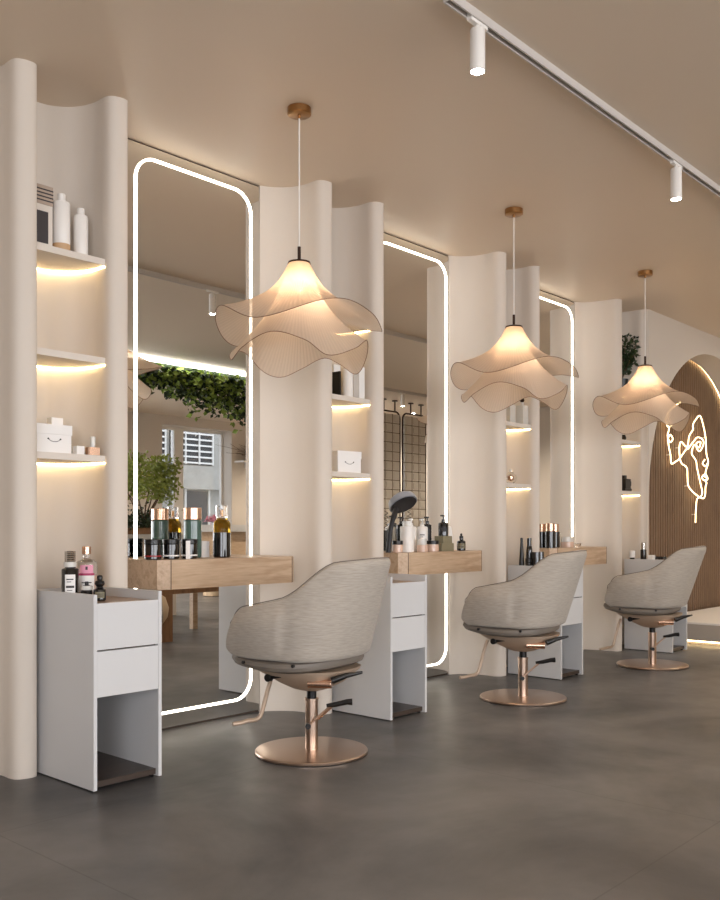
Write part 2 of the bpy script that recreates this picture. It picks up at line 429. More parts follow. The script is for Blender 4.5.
# ------------------------------------------------------------------ salon chair
def chair():
    r = root('salon_chair', '', 'chair')
    NU, NV = 72, 14
    def ustat(u):        # u in -1..1 : left arm front -> back -> right arm front
        a = abs(u)
        # plan position at the base
        hw, yb, yf = .285, -.235, .270
        if a < .45:      # back curve
            t = a/.45*PI/2
            x = hw*math.sin(t)**.85; y = yb+(.20)*(1-math.cos(t)**.8 if math.cos(t) > 0 else 1)
        else:
            t = (a-.45)/.55
            x = hw+.012*math.sin(PI*t)-.03*t*t; y = yb+.20+(yf-yb-.20)*t
        return (x if u > 0 else -x), y, a
    def top(a):
        if a < .25: return .908-.012*(a/.25)**2
        if a < .49:
            t = (a-.25)/.24; return .896+(.735-.896)*(t*t*(3-2*t))
        t = (a-.49)/.51
        h = .735-.060*t**.8
        if t > .66: h = h-.135*(1-math.sqrt(max(0, 1-((t-.66)/.34)**2)))
        return h
    zb = .456
    def pt(u, v):
        x, y, a = ustat(u); h = top(a); z = zb+(h-zb)*v
        dz = z-zb
        k = max(0, 1-a/.66); k = k*k*(3-2*k)
        y2 = y-dz*.36*k*1.0
        fl = 1+.10*min(1, dz/.2)*(1-k)          # arms flare a little
        nar = 1-max(0, (dz-.17)/.29)*.16
        x2 = x*fl*nar
        # belly: slight outward bulge low down
        bul = math.sin(PI*min(1, v*1.05))*.018
        if a > .45: x2 += (bul if u > 0 else -bul)
        if a > .8: y2 += (.022*math.sin(PI*v**1.25)-.022*(1-v)**3)*((a-.8)/.2)
        return Vector((x2, y2, z))
    bm = bmesh.new(); outer = []; inner = []
    us = [math.copysign(abs(q)**.8, q) for q in [-1+2*i/NU for i in range(NU+1)]]; vs = [j/NV for j in range(NV+1)]
    G = [[pt(u, v) for v in vs] for u in us]
    def nrm(i, j):
        a = G[min(i+1, NU)][j]-G[max(i-1, 0)][j]; b_ = G[i][min(j+1, NV)]-G[i][max(j-1, 0)]
        n = a.cross(b_); n.normalize()
        c = Vector((0, .05, n.z+G[i][j].z))
        d = Vector((0-G[i][j].x, .12-G[i][j].y, 0))
        if n.dot(d) < 0: n = -n
        return n
    for i in range(NU+1):
        outer.append([bm.verts.new(G[i][j]) for j in range(NV+1)])
        e = min(1, (1-abs(us[i]))/.12+.35)
        inner.append([bm.verts.new(G[i][j]+nrm(i, j)*(.062-.022*(j/NV))*e) for j in range(NV+1)])
    # rounded top lip
    for i in range(NU):
        for j in range(NV):
            bm.faces.new((outer[i][j], outer[i+1][j], outer[i+1][j+1], outer[i][j+1]))
            bm.faces.new((inner[i][j], inner[i][j+1], inner[i+1][j+1], inner[i+1][j]))
    lip = [bm.verts.new((outer[i][NV].co+inner[i][NV].co)/2+Vector((0, 0, .014))) for i in range(NU+1)]
    for i in range(NU):
        bm.faces.new((outer[i][NV], outer[i+1][NV], lip[i+1], lip[i])); bm.faces.new((lip[i], lip[i+1], inner[i+1][NV], inner[i][NV]))
        bm.faces.new((outer[i][0], inner[i][0], inner[i+1][0], outer[i+1][0]))
    for i in (0, NU):
        endv = outer[i]+[lip[i]]+inner[i][::-1]
        for j in range(NV): bm.faces.new((outer[i][j], outer[i][j+1], inner[i][j+1], inner[i][j]))
        bm.faces.new((outer[i][NV], lip[i], inner[i][NV]))
    sh = obj('shell', bm, M['fabric'], r)
    sh.data.polygons.foreach_set('use_smooth', [True]*len(sh.data.polygons))
    md = sh.modifiers.new('sub', 'SUBSURF'); md.levels = 1; md.render_levels = 1
    ln = [G[i][NV]+nrm(i, NV)*.008+Vector((0, 0, .0095)) for i in range(0, NU+1)]
    obj('piping', TB(ln, .002, n=6), M['piping'], sh)
    # seat rim / pan cushion
    def rim(s, z0, z1, name, m, yo=0, bulge=.012, dish=0):
        bm = bmesh.new(); N = 44; rings = []
        for (k, zz) in ((.0, z0), (.82, z0), (.97, z0+.25*(z1-z0)), (1.0, z0+.55*(z1-z0)), (.985, z0+.85*(z1-z0)), (.93, z1), (0, z1)):
            ring = []
            for i in range(N):
                t = 2*PI*i/N; ct, st = math.cos(t), math.sin(t)
                x = .305*s*abs(ct)**.62*(1 if ct > 0 else -1); y = (.345 if st > 0 else .19)*s*abs(st)**.66*(1 if st > 0 else -1)
                x *= 1-.12*max(0, -st)
                ring.append((x*k, y*k+yo, zz+dish*(y*k)**2))
            rings.append([bm.verts.new(p) for p in ring] if k > 0 else [bm.verts.new((0, yo, zz))])
        for A_, B_ in zip(rings, rings[1:]):
            for i in range(N):
                j = (i+1) % N
                if len(A_) == 1: bm.faces.new((A_[0], B_[i], B_[j]))
                elif len(B_) == 1: bm.faces.new((A_[i], A_[j], B_[0]))
                else: bm.faces.new((A_[i], A_[j], B_[j], B_[i]))
        return obj(name, bm, m, r)
    rim(1.0, .405, .458, 'seat_rim', M['seatrim'], dish=.22)
    rim(.84, .45, .53, 'seat_cushion', M['fabric'], yo=.03)
    # tapered metal shell under the seat
    bm = bmesh.new(); N = 32; rings = []
    for (sx, sy, z, yo) in ((.21, .235, .408, .02), (.205, .23, .395, .02), (.13, .14, .335, .0), (.075, .08, .305, 0), (.05, .05, .297, 0)):
        rings.append([bm.verts.new((sx*abs(math.cos(2*PI*i/N))**.7*math.copysign(1, math.cos(2*PI*i/N)), yo+sy*abs(math.sin(2*PI*i/N))**.7*math.copysign(1, math.sin(2*PI*i/N)), z)) for i in range(N)])
    for A_, B_ in zip(rings, rings[1:]):
        for i in range(N): bm.faces.new((A_[i], A_[(i+1) % N], B_[(i+1) % N], B_[i]))
    bm.faces.new(rings[0]); bm.faces.new(rings[-1])
    obj('under_shell', bm, M['pan'], r)
    obj('neck', LT(cyl(.023, .25, .30)), M['black'], r)
    obj('column', LT([(0, .0185), (.030, .0185), (.030, .248), (.033, .249), (.033, .257), (0, .257)]), M['gold'], r)
    obj('base_disc', LT([(0, 0), (.255, 0), (.264, .004), (.265, .012), (.262, .017), (.255, .019), (0, .0195)], n=72), M['gold'], r)
    # foot rest bar
    p = crom([(.03, .25, .345), (.02, .27, .28), (.0, .295, .16), (-.012, .305, .132), (-.035, .315, .124), (-.07, .33, .124), (-.10, .345, .118), (-.135, .365, .117)], 5)
    obj('footrest', TB(p, .0105, n=10), M['pan'], r)
    # pump lever (rose gold links, black pedal) reaching to the rear right
    w = Vector((.56, -.83, 0)).normalized(); s = Vector((-.83, -.56, 0))
    lv = root_part = None
    a = s*.04+Vector((0, 0, .135)); c = s*.04+w*.09+Vector((0, 0, .228)); e = s*.04+w*.135+Vector((0, 0, .236))
    a = a - w*.015
    g = TB([a, c], .005); tube(g, [a+s*-.085+w*.03, c+s*-.03+w*.02, e], .005)
    lv = obj('pump_lever', g, M['gold'], r)
    g = TB([c-w*.02, c+w*.02+Vector((0, 0, .004)), e+w*.03+Vector((0, 0, .008)), e+w*.055+Vector((0, 0, .008))], [.008, .012, .013, .016])
    obj('pedal', g, M['black'], lv)
    obj('pivot', TB([a-s*.012, a+s*.02], .013, n=12), M['black'], lv)
    obj('pivot', TB([a+s*-.10+w*.03, a+s*-.08+w*.03], .012, n=12), M['black'], lv)
    # recline handle and side knob under the rim
    q = Vector((-.17, .12, .365))
    g = TB([q, q+Vector((0, -.10, .018)), q+Vector((.01, -.16, .026))], [.009, .008, .011], n=10)
    lathe(g, cyl(.018, -.015, .015), c=q, axis=(1, 0, 0), n=16)
    obj('tilt_handle', g, M['black'], r)
    q = Vector((-.13, -.20, .372))
    g = TB([q, q+Vector((.04, -.05, .022)), q+Vector((.10, -.10, .034))], [.017, .012, .006], n=10)
    obj('lift_handle', g, M['black'], r)
    g = LT(cyl(.02, -.055, .055), c=(-.12, -.13, .352), axis=(.4, -1, 0), n=16)
    obj('tilt_drum', g, M['copper'], r)
    for y in (.16, -.10): g = bmesh.new(); lathe(g, cyl(.008, -.006, .006), c=(-.306 if y > 0 else -.284, y, .449), axis=(1, 0, 0), n=12); obj('rivet', g, M['black'], r)
    return r
ch = chair()
clabs = ['grey fabric salon chair on a rose gold disc base, nearest to the camera', 'grey fabric salon chair, middle one of the row of three',
         'grey fabric salon chair, farthest of the row, beside the low lit platform']
for k in range(3):
    loc = (3.0368+1.8388*k, 3.055, 0); rz = math.radians(10)
    if k == 0: ch.location = loc; ch.rotation_euler = (0, 0, rz); ch['label'] = clabs[0]; ch['group'] = 'salon chairs in a row'
    else: dup(ch, loc, rz, clabs[k], 'salon chairs in a row')

# ------------------------------------------------------------------ pendant lamps
def lamp():
    r = root('pendant_lamp', '', 'lamp')       # origin at ceiling, local z negative; theta=0 to the right of the viewer line
    obj('canopy', LT([(0, 0), (.054, 0), (.056, -.002), (.056, -.031), (.052, -.034), (0, -.034)], n=40), M['brass'], r)
    obj('cord', LT([(0, -.034), (.0036, -.034), (.0036, -.655), (0, -.655)], n=10), M['whiteplastic'], r)
    obj('stem', LT([(0, -.034), (.008, -.034), (.008, -.05), (0, -.05)], n=12), M['brass'], r)
    obj('stem', LT([(0, -.65), (.008, -.65), (.008, -.724), (0, -.724)], n=12), M['frame'], r)
    obj('collar', LT([(0, -.712), (.022, -.714), (.052, -.722), (.054, -.730), (.048, -.730), (0, -.722)], n=32), M['frame'], r)
    def tab(T_, th):
        th = math.degrees(th) % 360; n_ = len(T_)
        for i in range(n_):
            a0, a1 = T_[i][0], T_[(i+1) % n_][0]+(360 if i == n_-1 else 0)
            t_ = th if th >= T_[0][0] else th+360
            if a0 <= t_ <= a1:
                p0, p1, p2, p3 = T_[i-1][1], T_[i][1], T_[(i+1) % n_][1], T_[(i+2) % n_][1]
                u = (t_-a0)/(a1-a0)
                return .5*((2*p1)+(-p0+p2)*u+(2*p0-5*p1+4*p2-p3)*u*u+(-p0+3*p1-3*p2+p3)*u**3)
        return 0
    def skirt(name, R, D, T_, p, pw=1.8, rad=()):
        N, T = 200, 22; bm = bmesh.new(); uvl = bm.loops.layers.uv.new('UVMap'); rows = []
        W = [tab(T_, 2*PI*i/N) for i in range(N)]
        W = [(W[i-2]+W[i-1]*2+W[i]*3+W[(i+1) % N]*2+W[(i+2) % N])/9 for i in range(N)]
        for j in range(T+1):
            s = j/T; row = []
            for i in range(N):
                th = 2*PI*i/N
                rr = .048+(R-.048)*s
                row.append(bm.verts.new((rr*math.cos(th), rr*math.sin(th), -.726-D*s**p*(1-.75*math.exp(-s/.07))+W[i]*s**pw)))
            rows.append(row)
        for j in range(T):
            for i in range(N):
                k = (i+1) % N
                f = bm.faces.new((rows[j][i], rows[j][k], rows[j+1][k], rows[j+1][i]))
                for lp, (a, b_) in zip(f.loops, ((i, j), (i+1, j), (i+1, j+1), (i, j+1))): lp[uvl].uv = (a/N, b_/T)
        edge = [v.co.copy() for v in rows[-1]]
        o = obj(name, bm, M['gauze'], r)
        obj('rim', TB(edge, .0018, n=5, closed=True), M['rimwire'], o)
        return o
    skirt('outer_shade', .388, .288, [(12, -.01), (40, .03), (85, .02), (125, -.04), (152, -.055), (185, .02), (207, .045), (245, -.048), (298, .04), (332, .005), (352, -.035)], .56)
    skirt('inner_shade', .322, .435, [(8, .012), (32, -.055), (57, .02), (70, .047), (90, -.005), (108, -.05), (125, -.03), (145, .045), (168, .035), (185, -.005), (200, -.04), (218, -.004), (250, .05), (278, .008), (294, -.05), (322, -.002), (348, .062)], .62)
    obj('bulb', LT([(0, -.86), (.02, -.855), (.034, -.83), (.034, -.81), (.016, -.775), (.013, -.722), (0, -.722)], n=20), M['bulb'], r)
    return r
lp = lamp()
llabs = ['wavy beige gauze pendant lamp hanging nearest the camera', 'wavy beige gauze pendant lamp, middle one of three', 'wavy beige gauze pendant lamp farthest away, in front of the arch']
LPOS = [(2.992+1.8388*k, 3.092, H) for k in range(3)]
for k in range(3):
    rz = math.radians(-47.8+[0, -8, -14][k]+2)
    if k == 0: lp.location = LPOS[0]; lp.rotation_euler = (0, 0, rz); lp['label'] = llabs[0]; lp['group'] = 'gauze pendant lamps'
    else: dup(lp, LPOS[k], rz, llabs[k], 'gauze pendant lamps')

# ------------------------------------------------------------------ track lights
def track(x0, x1, y, label, spots, slabs):
    r = root('ceiling_track', label, 'track', (x0, y, H))
    g = B(0, x1-x0, -.018, -.011, -.034, 0); box(g, 0, x1-x0, .011, .018, -.034, 0); box(g, 0, x1-x0, -.011, .011, -.012, 0)
    box(g, -.003, 0, -.018, .018, -.034, 0); box(g, x1-x0, x1-x0+.003, -.018, .018, -.034, 0)
    obj('rail', g, M['railgrey'], r, smooth=False)
    for s, lb in zip(spots, slabs):
        q = root('track_spotlight', lb, 'spotlight', (s, y, H), group='track spotlights')
        obj('adapter', B(-.055, .055, -.0105, .0105, -.046, -.0125), M['whiteplastic'], q, bevel=.002)
        obj('stem', LT(cyl(.009, -.062, -.044)), M['whiteplastic'], q)
        obj('housing', LT([(0, -.06), (.026, -.06), (.029, -.064), (.029, -.220), (.026, -.222), (.0255, -.203), (0, -.203)], n=32), M['whiteplastic'], q)
        obj('lens', LT([(0, -.2032), (.0245, -.2032), (.0245, -.216), (.018, -.224), (0, -.227)], n=24), M['spot'], q)
track(2.71, 9.0, 2.02, 'long white ceiling track running over the row of chairs', [2.902, 4.731, 6.56, 8.39],
      ['white cylinder track spotlight nearest to the camera, at the start of the track', 'second white cylinder track spotlight, before the farthest pendant lamp',
       'white cylinder track spotlight beyond the frame, third along the track', 'white cylinder track spotlight at the far end of the long track'])
track(8.6, 12.6, -.4, 'short white ceiling track seen in the second mirror, by the glass block screens', [10.1], ['white cylinder spotlight seen in the second mirror above the glass block screens'])

def fill_light(x, y, label, e=130):  # added fill fixtures, not part of the room; they brighten its dim areas
    r = root('ceiling_fill_light', label, 'fill_light', (x, y, H), group='added ceiling fill lights')
    obj('trim_ring', LT([(.042, 0), (.06, 0), (.06, -.004), (.045, -.006), (.042, -.001)], n=32), M['whiteplastic'], r)
    obj('lens', LT([(0, -.001), (.041, -.001), (.041, -.003), (0, -.003)], n=24), M['spot'], r)
    l = bpy.data.lights.new('fill_light', 'SPOT'); l.energy = e; l.spot_size = math.radians(150); l.spot_blend = .9; l.color = lin((255, 240, 222))[:3]; l.shadow_soft_size = .04
    o = bpy.data.objects.new('fill_light', l); C.objects.link(o); o.location = (x, y, H-.02)
for x, y, lb in ((9.3, 2.9, 'added ceiling fill light above the low platform'), (7.3, -3.4, 'added ceiling fill light before the street window'), (12.0, -3.4, 'added ceiling fill light past the street window'),
                 (7.9, .4, 'added ceiling fill light in the middle of the room'), (11.6, .9, 'added ceiling fill light facing the glass block screens'), (12.2, -1.9, 'added ceiling fill light behind the glass block screens')):
    fill_light(x, y, lb, 45 if y > 2 else 330 if y < -3 else 230 if x == 11.6 else 110)
# ------------------------------------------------------------------ platform and neon face
r = root('display_platform', 'low white platform with light glowing under its edge, in front of the arch', 'platform', (8.2, 1.4, 0))
obj('plinth', B(.06, 2.56, .06, 2.4, 0, .04), M['platf'], r)
obj('deck', B(0, 2.60, 0, 2.42, .04, .185), M['platf'], r, smooth=False)
obj('top_sheet', B(0, 2.60, 0, 2.42, .1852, .20), M['plat'], r, smooth=False)
obj('light_strip', TB([(.04, .02, .028), (.04, 2.4, .028)], .007, n=6), M['archled'], r)
F = {'a': [(9.48,1.114),(9.491,1.251),(9.518,1.357),(9.594,1.382),(9.684,1.373),(9.738,1.409),(9.75,1.501),(9.778,1.541),(9.746,1.563),(9.81,1.589),(9.75,1.643),(9.77,1.688),(9.822,1.768),(9.778,1.843),(9.762,1.919),(9.75,2.026),(9.691,2.145),(9.602,2.244),(9.491,2.196),(9.416,2.137),(9.416,2.084),(9.319,2.009),(9.283,1.895)],
 'b': [(9.283,1.895),(9.221,1.898),(9.113,1.935),(9.07,1.873),(9.084,1.772),(9.13,1.716),(9.257,1.678),(9.275,1.574),(9.297,1.493),(9.424,1.43),(9.594,1.382)],
 'c': [(9.283,1.895),(9.077,1.764),(8.989,1.73),(8.878,1.702),(8.857,1.788),(8.816,1.871),(8.799,1.942),(8.85,1.988),(8.912,1.95),(8.844,1.913),(8.789,1.97),(8.816,2.029),(8.816,2.069),(8.755,2.103),(8.85,2.118),(8.885,2.085),(8.799,2.063),(8.742,2.123),(8.799,2.199),(8.919,2.269),(9.095,2.337)],
 'd': [(9.283,1.873),(9.424,1.957),(9.537,2.013),(9.672,1.997),(9.691,1.945),(9.594,1.87),(9.518,1.895),(9.507,1.948),(9.614,1.97),(9.575,1.907),(9.461,1.929),(9.405,1.888),(9.386,1.827),(9.491,1.765),(9.529,1.676),(9.614,1.527),(9.66,1.437),(9.614,1.382)],
 'e': [(9.731,1.79),(9.672,1.744),(9.75,1.717),(9.798,1.751)], 'f': [(9.75,1.643),(9.652,1.598),(9.711,1.569),(9.802,1.588),(9.699,1.615)]}
r = root('neon_face_sign', 'glowing line drawing of a woman\'s face with a flower on the slatted panel', 'neon sign', (9.28, 3.84, 1.114))
g = bmesh.new(); st = bmesh.new()
for k_, pts in F.items():
    tube(g, crom([(x-9.28, 0, z-1.114) for x, z in pts], 5), .0065, n=6)
for x, z in ((9.48, 1.2), (9.297, 1.493), (9.75, 2.026), (9.07, 1.873), (8.857, 1.788), (9.602, 2.244), (8.799, 2.199)):
    lathe(st, cyl(.004, 0, .032, .001), c=(x-9.28, .008, z-1.114), axis=(0, 1, 0), n=8)
obj('glowing_tube', g, M['neon'], r); obj('standoff', st, M['whiteplastic'], r)
ledp = [(acx+(ar+.02)*math.cos(PI*i/60), 3.872, acz+(ar+.02)*math.sin(PI*i/60)) for i in range(61)]
o = obj('arch_light_strip', TB([(acx+ar+.02, 3.872, .21)]+ledp+[(acx-ar-.02, 3.872, .21)], .008, n=6), M['archled'])
tag(o, 'glowing strip outlining the arch around the slatted panel', 'light strip')

# ------------------------------------------------------------------ products
def item(name, label, cat, loc, parts, group, rz=0):
    r = root(name, label, cat, loc, rz, group)
    for p in parts:
        nm, kind, m = p[0], p[1], p[2]
        if kind == 'L': o = obj(nm, LT(p[3], n=24), M[m], r)
        elif kind == 'B': o = obj(nm, B(*p[3]), M[m], r, bevel=p[4] if len(p) > 4 else .002)
        elif kind == 'T': o = obj(nm, TB(p[3], p[4], n=8), M[m], r)
        elif kind == 'A':   # curved label with printed lines: (r, z0, z1, half angle, lines)
            R_, z0, z1, ha, lines = p[3]; ac = math.atan2(-loc[1], -loc[0])
            bm = LT([(R_+.0008, z0), (R_+.0008, z1)], n=12, a0=ac-ha, a1=ac+ha)
            for (u0, u1, w0, w1) in lines:
                lathe(bm, [(R_+.0014, z0+(z1-z0)*w0), (R_+.0014, z0+(z1-z0)*w1)], n=6, a0=ac-ha+2*ha*u0, a1=ac-ha+2*ha*u1, mi=1)
            o = obj(nm, bm, [M[m], M['ink']], r)
    return r
LN = [(.15, .8, .72, .78), (.2, .6, .6, .64), (.12, .88, .30, .42), (.2, .7, .16, .2)]
def bottle_prof(r, h, nr, nh, sh=.02, z0=0):
    return [(0, z0), (r-.003, z0), (r, z0+.003), (r, h-nh-sh), (r*.93, h-nh-sh*.45), (nr+.002, h-nh), (nr, h-nh+.002), (nr, h), (0, h)]

# first niche
g1 = 'products on the first niche shelves'
S0, S1, S2 = SZ[0]+.0005, SZ[1]+.0005, SZ[2]+.0005
item('gift_box', 'narrow beige box with dark window and striped lid on the top shelf', 'box', (2.045, 3.79, S0),
     [('box_body', 'B', 'shelf', (-.055, .055, -.05, .05, 0, .20)), ('window_print', 'B', 'ink', (-.034, .034, -.0512, -.0502, .03, .17), 0),
      ('striped_lid', 'B', 'taupe', (-.057, .057, -.052, .052, .2005, .285))] + [('stripe', 'B', 'ink', (-.0575, .0575, -.0532, -.0522, .215+.016*i, .221+.016*i), 0) for i in range(4)], g1)
item('lotion_bottle', 'taller white bottle with tan base band on the top shelf of the first niche', 'bottle', (2.149, 3.75, S0),
     [('bottle_body', 'L', 'whiteplastic', [(0, .045), (.037, .045), (.038, .047), (.038, .228), (.035, .234), (.017, .237), (0, .237)]),
      ('base_band', 'L', 'tan', [(0, 0), (.037, 0), (.0385, .002), (.0385, .0445), (0, .0445)]), ('cap', 'L', 'whiteplastic', cyl(.0175, .2375, .272))], g1)
item('lotion_bottle', 'shorter plain white bottle, right of the taller one on the top shelf', 'bottle', (2.234, 3.73, S0),
     [('bottle_body', 'L', 'whiteplastic', [(0, 0), (.031, 0), (.032, .003), (.032, .180), (.029, .19), (.016, .194), (0, .194)]), ('cap', 'L', 'whiteplastic', cyl(.0165, .1945, .224))], g1)
def giftbox(label, loc, w, d, h, grp, rz=0, smile=True):
    r = root('gift_box', label, 'box', loc, rz, grp)
    obj('box_body', B(-w/2, w/2, -d/2, d/2, 0, h*.66), M['paper'], r, bevel=.002)
    obj('lid', B(-w/2-.003, w/2+.003, -d/2-.003, d/2+.003, h*.662, h), M['paper'], r, bevel=.002)
    g = bmesh.new()
    for sx in (-1, 1): lathe(g, cyl(.004, 0, .001, .0003), c=(sx*w*.18, -d/2-.0002, h*.5), axis=(0, -1, 0), n=10)
    tube(g, [(w*.16*math.sin(t/6*PI-PI/2), -d/2-.001, h*.5-.012*math.cos(t/6*PI-PI/2)) for t in range(7)], .0013, n=5)
    obj('printed_mark', g, M['ink'], r)
    return r
giftbox('large white box with small dotted mark on the bottom shelf of the first niche', (2.095, 3.77, S2), .165, .11, .128, g1)
item('gift_box', 'small white box standing on the large white box', 'box', (2.135, 3.78, S2+.1285), [('box_body', 'B', 'paper', (-.028, .028, -.02, .02, 0, .036))], g1)
item('gift_box', 'little white cube beside the large white box', 'box', (2.216, 3.72, S2), [('box_body', 'B', 'paper', (-.019, .019, -.019, .019, 0, .040))], g1)
item('perfume_bottle', 'tiny clear bottle behind the little white cube', 'bottle', (2.215, 3.80, S2), [('bottle_body', 'L', 'milk', cyl(.016, 0, .05)), ('cap', 'L', 'copper', cyl(.009, .0505, .08))], g1)
item('perfume_bottle', 'squat brown-patterned perfume bottle at the right end of the bottom shelf', 'bottle', (2.270, 3.69, S2),
     [('bottle_body', 'B', 'copper', (-.026, .026, -.018, .018, 0, .036), .004), ('cap', 'L', 'milk', cyl(.012, .0365, .085))], g1)
# on the first cabinet
gc = 'bottles on the nearest cabinet'; CT0 = .7485
item('serum_bottle', 'square-shouldered black bottle with ridged silver cap and white label', 'bottle', (2.046, 3.50, CT0),
     [('bottle_body', 'L', 'blackglass', bottle_prof(.035, .140, .022, .004, .006)), ('collar', 'L', 'milk', cyl(.026, .1405, .162)),
      ('ridged_cap', 'L', 'silver', [(0, .1625)]+[(.0235 if i % 2 else .0215, .163+i*.004) for i in range(12)]+[(0, .2095)]),
      ('label', 'A', 'paper', (.035, .03, .11, .62, LN))], gc)
item('gin_bottle', 'round clear bottle with copper stopper and pink arched label', 'bottle', (2.160, 3.56, CT0),
     [('bottle_body', 'L', 'clear', bottle_prof(.046, .190, .014, .018, .035)), ('liquid', 'L', 'peach', [(0, .004), (.041, .004), (.041, .10), (0, .10)]), ('stopper', 'L', 'copper', cyl(.019, .1905, .225)),
      ('label', 'A', 'paper', (.046, .03, .105, .75, [(.2, .8, .5, .56), (.3, .7, .36, .4)])), ('pink_label', 'A', 'pink', (.0464, .105, .145, .62, [(.42, .58, .5, .85)])),
      ('magenta_band', 'A', 'magenta', (.0470, .100, .110, .76, []))], gc)
item('cream_jar', 'small black jar with white lid between the black and the clear bottle', 'jar', (2.088, 3.44, CT0),
     [('jar_body', 'L', 'blackglass', cyl(.024, 0, .044)), ('lid', 'L', 'milk', cyl(.0245, .0445, .062)), ('knob', 'L', 'black', cyl(.008, .0625, .08))], gc)
item('dropper_bottle', 'little dark bottle with lobed black stopper in front of the clear bottle', 'bottle', (2.122, 3.395, CT0),
     [('bottle_body', 'L', 'blackglass', bottle_prof(.026, .058, .014, .006, .008)), ('label', 'A', 'olive', (.026, .012, .038, .8, [(.1, .9, .3, .4), (.1, .9, .6, .7)])),
      ('stopper', 'L', 'black', [(0, .0585), (.012, .0585), (.0215, .070), (.018, .082), (.010, .086), (.0125, .098), (.009, .106), (0, .108)])], gc)
# first desk
DZ = .9005; gd = 'jars on the first desk'
def jar(x, y, label, r_=.041, h=.098, band='paper'):
    item('black_jar', label, 'jar', (x, y, DZ), [('jar_body', 'L', 'blackglass', [(0, 0), (r_-.004, 0), (r_, .004), (r_, h-.026), (r_-.002, h-.024), (0, h-.024)]),
         ('lid', 'L', 'black', cyl(r_+.001, h-.0235, h)), ('label', 'A', band, (r_, .014, .021, 1.3, [])), ], gd)
jar(2.628, 3.735, 'black jar with a red base band, leftmost on the first desk', band='red')
jar(2.734, 3.735, 'black jar with a white sticker, between the red-banded jar and the green bottle')
jar(2.838, 3.725, 'black jar standing in front of the copper-lidded green bottle')
item('gift_card', 'upright white label tag on the first desk jars', 'tag', (2.80, 3.685, DZ), [('card', 'B', 'paper', (-.013, .013, -.001, .001, 0, .09), 0)], gd)
item('green_bottle', 'green glass bottle with a copper lid behind the black jars', 'bottle', (2.932, 3.82, DZ),
     [('bottle_body', 'L', 'greenglass', cyl(.046, 0, .196, .006)), ('lid', 'L', 'copper', cyl(.0462, .1965, .258))], gd)
item('amber_bottle', 'large amber bottle with dark contents and clear cap on the first desk', 'bottle', (3.068, 3.75, DZ),
     [('contents', 'L', 'blackglass', [(0, 0), (.040, 0), (.046, .006), (.046, .130), (0, .130)]), ('bottle_body', 'L', 'amber', [(0, .1305), (.046, .1305), (.046, .175), (.038, .192), (.030, .196), (.030, .206), (0, .206)]),
      ('clear_cap', 'L', 'clear', [(0, .2065), (.030, .2065), (.032, .27), (.029, .27), (.027, .212), (0, .212)]), ('pump', 'L', 'brass', cyl(.008, .2125, .25))], gd)
item('gift_box', 'small white box between the green and the amber bottle', 'box', (3.022, 3.85, DZ), [('box_body', 'B', 'paper', (-.024, .024, -.024, .024, 0, .085))], gd)

# second niche
g2 = 'products on the second niche shelves'
item('lotion_bottle', 'white bottle with tan base on the middle shelf of the second niche', 'bottle', (4.045, 3.76, S1),
     [('bottle_body', 'L', 'whiteplastic', cyl(.033, .012, .18)), ('base_band', 'L', 'tan', cyl(.0335, 0, .0118)), ('cap', 'L', 'whiteplastic', cyl(.016, .1805, .21))], g2)
item('carton', 'tall white carton left of the white bottle in the second niche', 'box', (3.965, 3.80, S1), [('box_body', 'B', 'paper', (-.028, .028, -.028, .028, 0, .20))], g2)
item('carton', 'tall white carton at the right end of the middle shelf in the second niche', 'box', (4.098, 3.715, S1), [('box_body', 'B', 'paper', (-.024, .024, -.022, .022, 0, .195))], g2)
item('black_plaque', 'thin black upright plaque at the left of the middle shelf in the second niche', 'plaque', (3.885, 3.70, S1), [('panel', 'B', 'black', (-.006, .006, -.03, .03, 0, .14))], g2)
giftbox('white box with curved line mark on the bottom shelf of the second niche', (4.02, 3.77, S2), .175, .11, .13, g2, rz=-.15)
# second desk
g3 = 'products on the second desk'
r = root('steamer_head', 'grey handheld steamer with a dark round face standing on the second desk', 'hair steamer', (4.375, 3.72, DZ), group=g3)
obj('handle', TB(crom([(0, 0, 0), (.02, 0, .14), (.05, .0, .22), (.10, .02, .275)], 5), [.016]*5+[.015]*5+[.018]*6, n=12), M['dgrey'], r)
ax = Vector((-.10, -.565, -.81)).normalized()
obj('housing', LT([(0, -.06), (.05, -.056), (.088, -.03), (.096, 0), (.096, .012), (0, .012)], c=(.178, .03, .315), axis=ax, n=32), M['grey'], r)
obj('face_grille', LT([(0, .0125), (.086, .0125), (.088, .018), (0, .02)], c=(.178, .03, .315), axis=ax, n=32), M['dgrey'], r)
item('cream_jar', 'peach jar with black lid at the foot of the steamer', 'jar', (4.44, 3.70, DZ), [('jar_body', 'L', 'peach', cyl(.034, 0, .05)), ('lid', 'L', 'black', cyl(.0345, .0505, .075))], g3)
item('lotion_bottle', 'plain white cylinder bottle beside the peach jar on the second desk', 'bottle', (4.585, 3.74, DZ), [('bottle_body', 'L', 'whiteplastic', cyl(.046, 0, .165)), ('cap', 'L', 'milk', cyl(.03, .1655, .20))], g3)
def pump(label, x, y, z=0, m='whiteplastic', grp=g3, r_=.036, h=.12, lb='paper'):
    item('pump_bottle', label, 'bottle', (x, y, DZ+z), [('bottle_body', 'L', m, bottle_prof(r_, h, .014, .008, .01)),
        ('pump', 'L', 'black' if m == 'blackglass' else 'milk', [(0, h+.0005), (.012, h+.0005), (.012, h+.012), (.004, h+.014), (.004, h+.03), (.012, h+.031), (.012, h+.042), (0, h+.042)]),
        ('spout', 'B', 'black' if m == 'blackglass' else 'milk', (-.030, -.0122, -.004, .004, h+.032, h+.041), .001), ('label', 'A', lb, (r_, .03, h-.04, .7, LN))], grp)
pump('white pump bottle right of the white cylinder on the second desk', 4.70, 3.80, h=.175)
